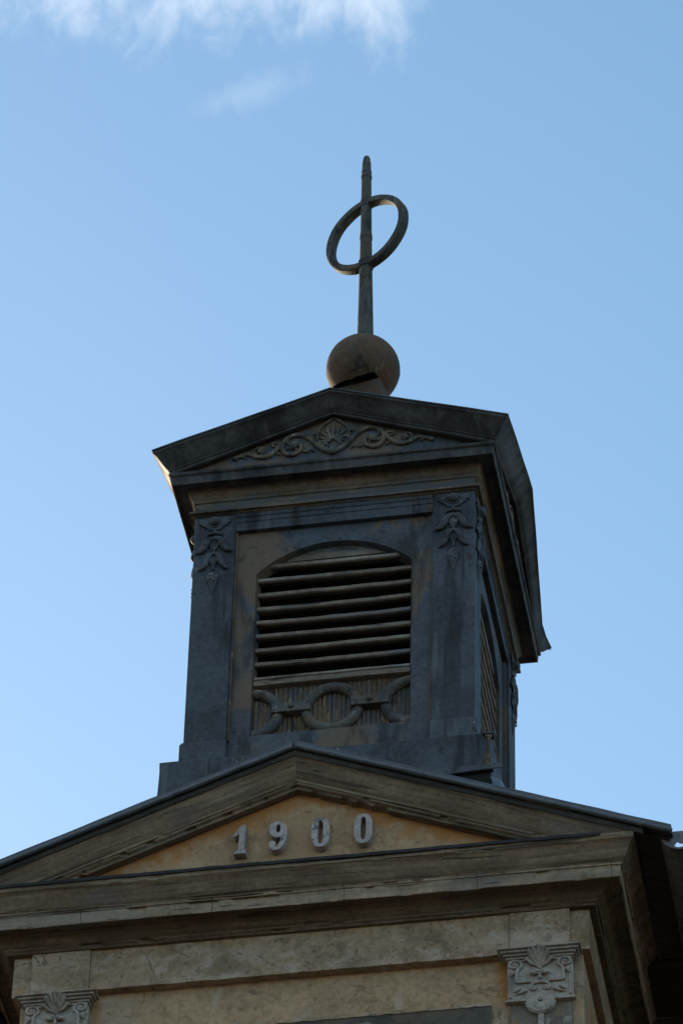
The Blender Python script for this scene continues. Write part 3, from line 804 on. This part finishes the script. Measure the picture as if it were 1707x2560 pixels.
# one face of the turret, then the others turned about its axis
F = H-.06                                       # plane of the arched panel
pn = MB(); PX = .838; AX = .662; ZS, RISE = 25.63, .292
RAD = (AX*AX+RISE*RISE)/(2*RISE)
arch = [(-AX+2*AX*i/28, ZS+RISE-RAD+math.sqrt(max(0, RAD*RAD-(-AX+2*AX*i/28)**2))) for i in range(29)]
ztop = 26.12; zs0, zs1 = 23.498, 23.862
xs_ = [p[0] for p in arch]
pn.loops([[(x, -F, z) for x, z in arch], [(x, -F, ztop) for x in xs_]], False)
for sx in (-1, 1):
    pn.loops([[(sx*AX, -F, ZS), (sx*PX, -F, ZS)], [(sx*AX, -F, ztop), (sx*PX, -F, ztop)]], False)
    pn.loops([[(sx*AX, -F, zs1+(ZS-zs1)*i/8), (sx*PX, -F, zs1+(ZS-zs1)*i/8)] for i in range(9)], False)
pn.loops([[(-PX+2*PX*i/10, -F-.012, zs0) for i in range(11)], [(-PX+2*PX*i/10, -F-.012, zs1) for i in range(11)], [(-PX+2*PX*i/10, -F+.1, zs1+.004) for i in range(11)]], False)
# reveal
edge = [(-AX, zs1)]+arch+[(AX, zs1)]
pn.loops([[(x, -F, z) for x, z in edge], [(x*.999, -F+.006, z-.001) for x, z in edge], [(x*.965, -F+.10, z-.018) for x, z in edge]], False)
panel0 = pn.build('arched_panel', M['stained_metal'], tur, angle=35)
am = MB(); rows = []
for o, z in [(-.065, 26.100), (-.012, 26.100), (-.010, 26.186), (-.002, 26.192), (-.001, 26.208), (-.008, 26.214), (-.006, 26.240), (.004, 26.246), (.004, 26.286)]:
    rows.append([tuple(Vector((-.8445+1.689*i/24, -(H+o), z))+wob((i*.7, o*9, z), .002, 1)*(0 if i in (0, 24) else 1)) for i in range(25)])
am.loops(rows, False); archi0 = am.build('architrave', M['slate_metal'], tur)

lv = MB()
zsl = [25.755, 25.598, 25.440, 25.287, 25.136, 24.986, 24.833, 24.680]
for j, z in enumerate(zsl):
    nn = 22; hx = .652
    prof = [(-1.112, -.005), (-1.110, -.036), (-1.094, -.042), (-.90, .080), (-.90, .100), (-1.095, .0)]
    sag = random.uniform(-.010, .007); tw = random.uniform(-.010, .010)
    rows = []
    for yy, dz in prof:
        rows.append([(-hx+2*hx*i/nn, yy+mnoise.noise(Vector((i*.3, j*3.3, 1)))*.004,
                      z+dz+sag*sin(pi*i/nn)+tw*(i/nn-.5)+mnoise.noise(Vector((i*.45, j*2.1, 7)))*.0045) for i in range(nn+1)])
    rows.append(rows[0]); lv.loops(rows, False)
louv0 = lv.build('louvre', M['louvre_wood'], tur, angle=40)
rl = MB(); rows = []
for yy, z in [(-.98, 24.56), (-1.095, 24.512), (-1.118, 24.508), (-1.122, 24.484), (-1.112, 24.478), (-1.115, 24.448), (-1.126, 24.442), (-1.126, 24.416), (-1.10, 24.410), (-1.05, 24.408)]:
    rows.append([tuple(Vector((-.652+1.304*i/24, yy, z))+wob((i*.35, j, z*4), .003, 1)) for i in range(25)])
rl.loops(rows, False); rail0 = rl.build('louvre_rail', M['louvre_wood'], tur, angle=35)
hb = MB(); hb.box(-.50, .50, -1.075, -1.05, 25.795, 25.96); head0 = hb.build('louvre_head', M['louvre_wood'], tur)
bk = MB(); bk.box(-.66, .66, -.84, -.82, 23.86, 25.95); back0 = bk.build('void_sheet', M['shade_black'], tur)  # added dark sheet standing in for the unlit void behind the slats

cp = MB(); nn = 220; rows = []
for z in (23.864, 24.0, 24.15, 24.3, 24.412):
    rows.append([(-.655+1.31*i/nn, -1.058-.017*abs(sin(pi*(-.655+1.31*i/nn)/.041))**.6, z) for i in range(nn+1)])
cp.loops(rows, False)
chain0 = cp.build('chain_frieze', M['ribbed'], tur, angle=50)
for cx in (-.655, .008, .668):
    tr = MB(); rows = []; na = 48
    for k in range(na+1):
        a = 2*pi*k/na; row = []
        for i in range(8):
            b_ = 2*pi*i/8
            rr_ = .216+.047*cos(b_); row.append((cx+rr_*cos(a), -1.088+.046*sin(b_), 24.128+rr_*sin(a)))
        rows.append(row)
    lim = .672
    tr.loops(rows, True)
    # keep only what lies inside the opening
    keep = [f for f in tr.f if all(abs(tr.v[i][0]) <= lim for i in f)]
    tr.f = keep
    tr.build('ring', M['chain_metal'], chain0, angle=60)
for sx in (-1, 1):
    st = MB(); x0, x1 = (.165, .487)
    st.box(min(sx*x0, sx*x1), max(sx*x0, sx*x1), -1.152, -1.07, 24.092, 24.186)
    st.ball((sx*(x0+x1)/2, -1.156, 24.140), (.028, .022, .024), 10, 7)
    st.build('strap', M['chain_metal'], chain0, bevel=.006)

# pediment field with scroll relief
EO, ZT, GG = .33, 26.81, .525
ty = MB(); TO = .13; TYY = -(H+TO)
ty.loops([[(-1.33+2.66*i/24, TYY, 26.66) for i in range(25)], [(-1.33+2.66*i/24, TYY, 26.672+(GG)*(1-abs(-1.33+2.66*i/24)/1.33)) for i in range(25)]], False)
tymp0 = ty.build('tympanum', M['stained_metal'], tur)
sr = MB(); yv = TYY-.012; DZs = -.068


def SP(pts, k=2): return [(x, yv, z+DZs) for x, z in smooth_path(pts, k)]


def tap(n, a, b, c_=None):
    return [a+(b-a)*i/(n-1) for i in range(n)]


p = SP([(.015, 26.835), (.075, 26.860), (.140, 26.925), (.205, 27.02), (.305, 27.078), (.405, 27.045), (.452, 26.95), (.412, 26.85), (.335, 26.838), (.272, 26.885), (.283, 26.96), (.335, 26.985), (.372, 26.945), (.345, 26.915)])
sr.tube(p, tap(len(p), .025, .015), 8)
sr.ball((.335, yv-.006, 26.94+DZs), (.030, .028, .034), 12, 8)
p = SP([(.25, 26.872), (.225, 26.862), (.212, 26.89), (.232, 26.905)], 2); sr.tube(p, .012, 7)
p = SP([(.446, 26.985), (.490, 26.91), (.560, 26.848), (.640, 26.845), (.695, 26.88), (.745, 26.905), (.800, 26.885), (.845, 26.868)])
sr.tube(p, tap(len(p), .022, .015), 8)
p = SP([(.64, 26.845), (.690, 26.905), (.668, 26.965), (.612, 26.962), (.590, 26.915), (.62, 26.89)]); sr.tube(p, tap(len(p), .014, .008), 8)
sr.ball((.628, yv-.006, 26.918+DZs), (.026, .024, .028), 12, 8)
sr.ball((.85, yv-.004, 26.862+DZs), (.024, .02, .022), 10, 7)
p = SP([(.45, 26.99), (.50, 26.995), (.535, 27.005), (.52, 26.96), (.485, 26.965)]); sr.tube(p, tap(len(p), .016, .008), 7)
p = SP([(.37, 27.06), (.40, 27.005), (.385, 26.97)]); sr.tube(p, tap(len(p), .014, .006), 7)
for (x, z, r) in ((.165, 27.06, .016), (.195, 27.05, .013), (.180, 27.03, .012), (.22, 27.035, .010), (.43, 26.99, .014), (.315, 26.90, .013), (.39, 26.92, .012)):
    sr.ball((x, yv, z+DZs), (r*1.2, r, r), 8, 6)
# heart outline and palmette leaf fan
p = SP([(.0, 27.232), (.05, 27.185), (.115, 27.125), (.142, 27.04), (.125, 26.955), (.075, 26.888), (.012, 26.85)])
sr.tube(p, .0125, 8)
for a in (18, 40, 64, 88):
    Ln = .205-.0010*a
    sr.tube([(.008+Ln*t*sin(radians(a)), yv-.008*t*(1.4-t), 26.955+DZs+Ln*t*cos(radians(a))) for t in (.1, .4, .7, 1.0)], [.008, .014, .015, .004], 7)
sr.ball((.062, yv-.004, 26.925+DZs), (.026, .022, .026), 10, 7)
p = SP([(.03, 26.90), (.068, 26.885), (.098, 26.92), (.08, 26.958)]); sr.tube(p, .008, 7)
for q_ in range(9):                            # small foliage filling the ground of the field
    x_ = .17+.075*q_; zt_ = 26.665+.52*(1-x_/1.33)
    for z_ in (zt_+.02, 26.80):
        if z_ > 26.765 and z_ < zt_+.03:
            sr.tube([(x_-.02, yv+.006, z_-.012), (x_, yv-.004, z_+.004), (x_+.026, yv+.006, z_+.012)], [.005, .012, .004], 6)
sr.mirror(0)
sr.tube([(0, yv-.008*t*(1.4-t), 26.955+DZs+.225*t) for t in (.1, .4, .7, 1.0)], [.008, .014, .015, .004], 7)
sr.ball((0, yv-.010, 26.832+DZs), (.042, .034, .032), 12, 8)
sr.build('scroll_relief', M['relief'], tymp0, angle=60)

for k in (1, 2, 3):
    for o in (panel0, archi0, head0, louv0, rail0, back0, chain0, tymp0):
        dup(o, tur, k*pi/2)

# entablature ring round the head of the turret
ent = [(-.10, 26.284), (.003, 26.284), (.016, 26.290), (.018, 26.296), (.046, 26.298), (.048, 26.318), (.040, 26.324), (.004, 26.336), (.004, 26.428), (.018, 26.434), (.020, 26.458)] + \
      cyma(.026, 26.464, .066, 26.528, 5) + [(.068, 26.552), (.160, 26.558), (.164, 26.528), (.182, 26.522), (.188, 26.604), (.200, 26.610), (.207, 26.616), (.207, 26.642), (.05, 26.668)]
e = MB(); rows = []
for i, (o, z) in enumerate(ent):
    a = H+o; row = []
    for (kx, ky), (nx, ny) in (((-1, -1), (1, -1)), ((1, -1), (1, 1)), ((1, 1), (-1, 1)), ((-1, 1), (-1, -1))):
        for t in range(24):
            p = Vector((a*(kx+(nx-kx)*t/24), a*(ky+(ny-ky)*t/24), z))
            row.append(tuple(p+wob((p.x*2, p.y*2, z*4+i*.2), .003 if t else .0, 1.3)))
    rows.append(row)
# upper part dark metal, lower part brown: split into two meshes at the bed moulding
e.loops(rows[:18], True); e.build('entablature', M['brown_trim'], tur, angle=32)
e = MB(); e.loops(rows[17:], True); e.build('cornice', M['dark_metal'], tur, angle=32)


def ring8(o, dz, n=12):
    """closed loop following the four gables: corner, apex, corner ...; the back of the right gable sags inward"""
    row = []; a0 = H+o
    cs = [(-1, -1), (1, -1), (1, 1), (-1, 1)]
    for s_ in range(4):
        k, nx = cs[s_], cs[(s_+1) % 4]
        for t in range(2*n):
            u = t/(2*n)
            z = ZT+dz+GG*(1-abs(2*u-1))
            a = a0
            d = 0.0
            if s_ == 1 and u > .5:
                q = (u-.5)/.5
                d = .10*q/.86 if q < .86 else .10-.05*(q-.86)/.14
            if s_ == 2 and u < .12: d = .05*(1-u/.12)
            f = max(0, min(1, (o-.20)/.13))
            x, y = a*(k[0]+(nx[0]-k[0])*u), a*(k[1]+(ny_(nx)-k[1])*u)
            if s_ == 1: x -= d*f; z -= d*f*.25
            if s_ == 2: x -= d*f
            p = Vector((x, y, z))
            row.append(tuple(p+wob((p.x*1.4, p.y*1.4, p.z*2), .004, 1.5)))
    return row


def ny_(c_): return c_[1]


rk_ = [(.30, -.010), (.328, -.010), (.331, -.030)] + cyma(.322, -.034, .213, -.140, 8) + [(.212, -.150), (.200, -.152), (.198, -.174), (.186, -.178), (.183, -.164), (.10, -.150)]
r_ = MB(); r_.loops([ring8(o, dz) for o, dz in rk_], True)
r_.build('raking_cornice', M['dark_metal'], tur, angle=34)
ro_ = MB()
top = ring8(.338, .006); bot = ring8(.338, -.008); inn = ring8(.29, -.0085)
ro_.loops([inn, bot, top], True)
k = len(ro_.v); n = len(top)
ro_.add(top+[(0, 0, ZT+GG+.02)], [(i, (i+1) % n, n) for i in range(n)])
ro_.build('roof', M['slate_metal'], tur, angle=20)

# ================================================================== FINIAL
fin = thing('finial', (0, 0, ZT+GG), 'tall tapering metal spike with tilted ring and torn ball on top of the turret', 'finial')
lean = lambda z: .014-.011*(z-29.4)
pb = MB(); rows = []
for hw, z in ((.42, 27.25), (.33, 28.28), (.280, 28.50), (.236, 28.745)):
    rows.append([(hw*cos(radians(a)), hw*sin(radians(a)), z) for a in (-162, -42, 15, 75, 135)])
pb.loops(rows, True, True); pb.build('pedestal', M['pedestal_metal'], fin, angle=30, bevel=.01)
# hollow ball, its lower skin torn open above the pedestal
bc, BR = Vector((0, 0, 29.01)), .335
tab = [(-180, -33), (-168, -40), (-155, -45), (-130, -52), (-112, -55), (-90, -53), (-73, -50), (-60, -45.5), (-54, -43), (-46, -47), (-31, -52), (0, -56), (20, -63), (60, -62), (120, -55), (165, -38), (180, -33)]


def cut(az):
    for (a, e0), (b_, e1) in zip(tab[:-1], tab[1:]):
        if a <= az <= b_: return e0+(e1-e0)*(az-a)/(b_-a)
    return -50


bl = MB(); nu = 96; rows = []; nv = 26
for j in range(nv+1):
    row = []
    for i in range(nu):
        az = -180+360*i/nu
        e0 = cut(az)+1.2*mnoise.noise(Vector((az*.09, 0, 0)))
        el = radians(e0+(89.0-e0)*j/nv)
        rr_ = BR*(1+.006*mnoise.noise(Vector((cos(radians(az))*2, sin(radians(az))*2, el*2))))
        rr_ *= 1+.012*math.exp(-((math.degrees(el)+8)/2.2)**2)-.018*math.exp(-(((az+95)/16)**2+((math.degrees(el)-22)/12)**2))
        if -30 < az < 30 and j < 4: rr_ *= 1+.02*(1-j/4)
        row.append((rr_*cos(el)*cos(radians(az)), rr_*cos(el)*sin(radians(az)), bc.z+rr_*sin(el)))
    rows.append(row)
bl.loops(rows, True); bl.f.append(tuple(len(bl.v)-nu+i for i in range(nu)))
o = bl.build('ball', M['ball_metal'], fin, angle=50)
so_ = o.modifiers.new('sheet', 'SOLIDIFY'); so_.thickness = .012*S; so_.offset = -1
bi = MB(); bi.lathe([(.10, 28.74), (.12, 28.84), (.24, 28.88), (.28, 29.0), (.25, 29.2), (.05, 29.3)], n=20); bi.build('ball_shade_core', M['shade_black'], fin)  # added dark filling that paints the unlit inside of the torn ball

po = MB()
prof = [(.0755, 29.30), (.0745, 29.45), (.0595, 30.36), (.0585, 30.41), (.0550, 30.695), (.0600, 30.700), (.0580, 30.755), (.0535, 30.760), (.0470, 31.515), (.0525, 31.52), (.0505, 31.55), (.0455, 31.555), (.0495, 31.60), (.0470, 31.615), (.0440, 31.62), (.0415, 31.735), (.0350, 31.742), (.0345, 31.780), (.027, 31.806), (.008, 31.820)]
po.lathe(prof, n=22, lean=lean); po.build('spike', M['finial_metal'], fin, angle=30)
rg = MB(); th = radians(-25); ax = Vector((cos(th), sin(th), 0)); nx_ = Vector((sin(th), -cos(th), 0))
RC, RM = Vector((lean(30.76)+.010, 0, 30.76)), .408
rows = []; na = 80
for k in range(na):
    a = 2*pi*k/na
    d = ax*cos(a)+Vector((0, 0, 1))*sin(a)
    row = []
    wv_ = 1+.012*mnoise.noise(Vector((cos(a)*2, sin(a)*2, 3)))
    for i, j in ((-.034, -.030), (-.028, -.045), (.026, -.047), (.036, -.032), (.036, .032), (.026, .047), (-.028, .045), (-.034, .030)):
        row.append(tuple(RC+d*(RM*wv_+i)+nx_*j))
    rows.append(row)
rows.append(rows[0])
rg.loops(rows, True)
rg.f = [f for k, f in enumerate(rg.f)]
ring = rg.build('ring', M['finial_metal'], fin, angle=25)
for z in (31.165, 30.355):
    cl_ = MB()
    r1 = .052 if z > 31 else .066
    cl_.lathe([(r1-.006, z-.045), (r1+.004, z-.042), (r1+.005, z+.04), (r1-.006, z+.045)], n=20, lean=lean)
    cl_.build('collar', M['dark_metal'], fin, angle=30)
# torn tin where the ring meets the spike low down
tn = MB(); q0 = RC+Vector((0, 0, -RM)); vs = [tuple(q0)]
for k in range(14):
    s_ = (-1, 1)[k % 2]; a = radians(-90+s_*random.uniform(7, 19))
    p = RC+(ax*cos(a)+Vector((0, 0, 1))*sin(a))*(RM+random.uniform(-.045, .055))+nx_*random.uniform(-.055, .055)
    t_ = Vector((random.uniform(-1, 1), random.uniform(-1, 1), random.uniform(-1, 1)))*random.uniform(.008, .022)
    vs += [tuple(p+t_), tuple(p-t_)]
tn.add(vs, [(0, 2*k+1, 2*k+2) for k in range(14)])
tn.build('torn_tin', M['dark_metal'], ring)
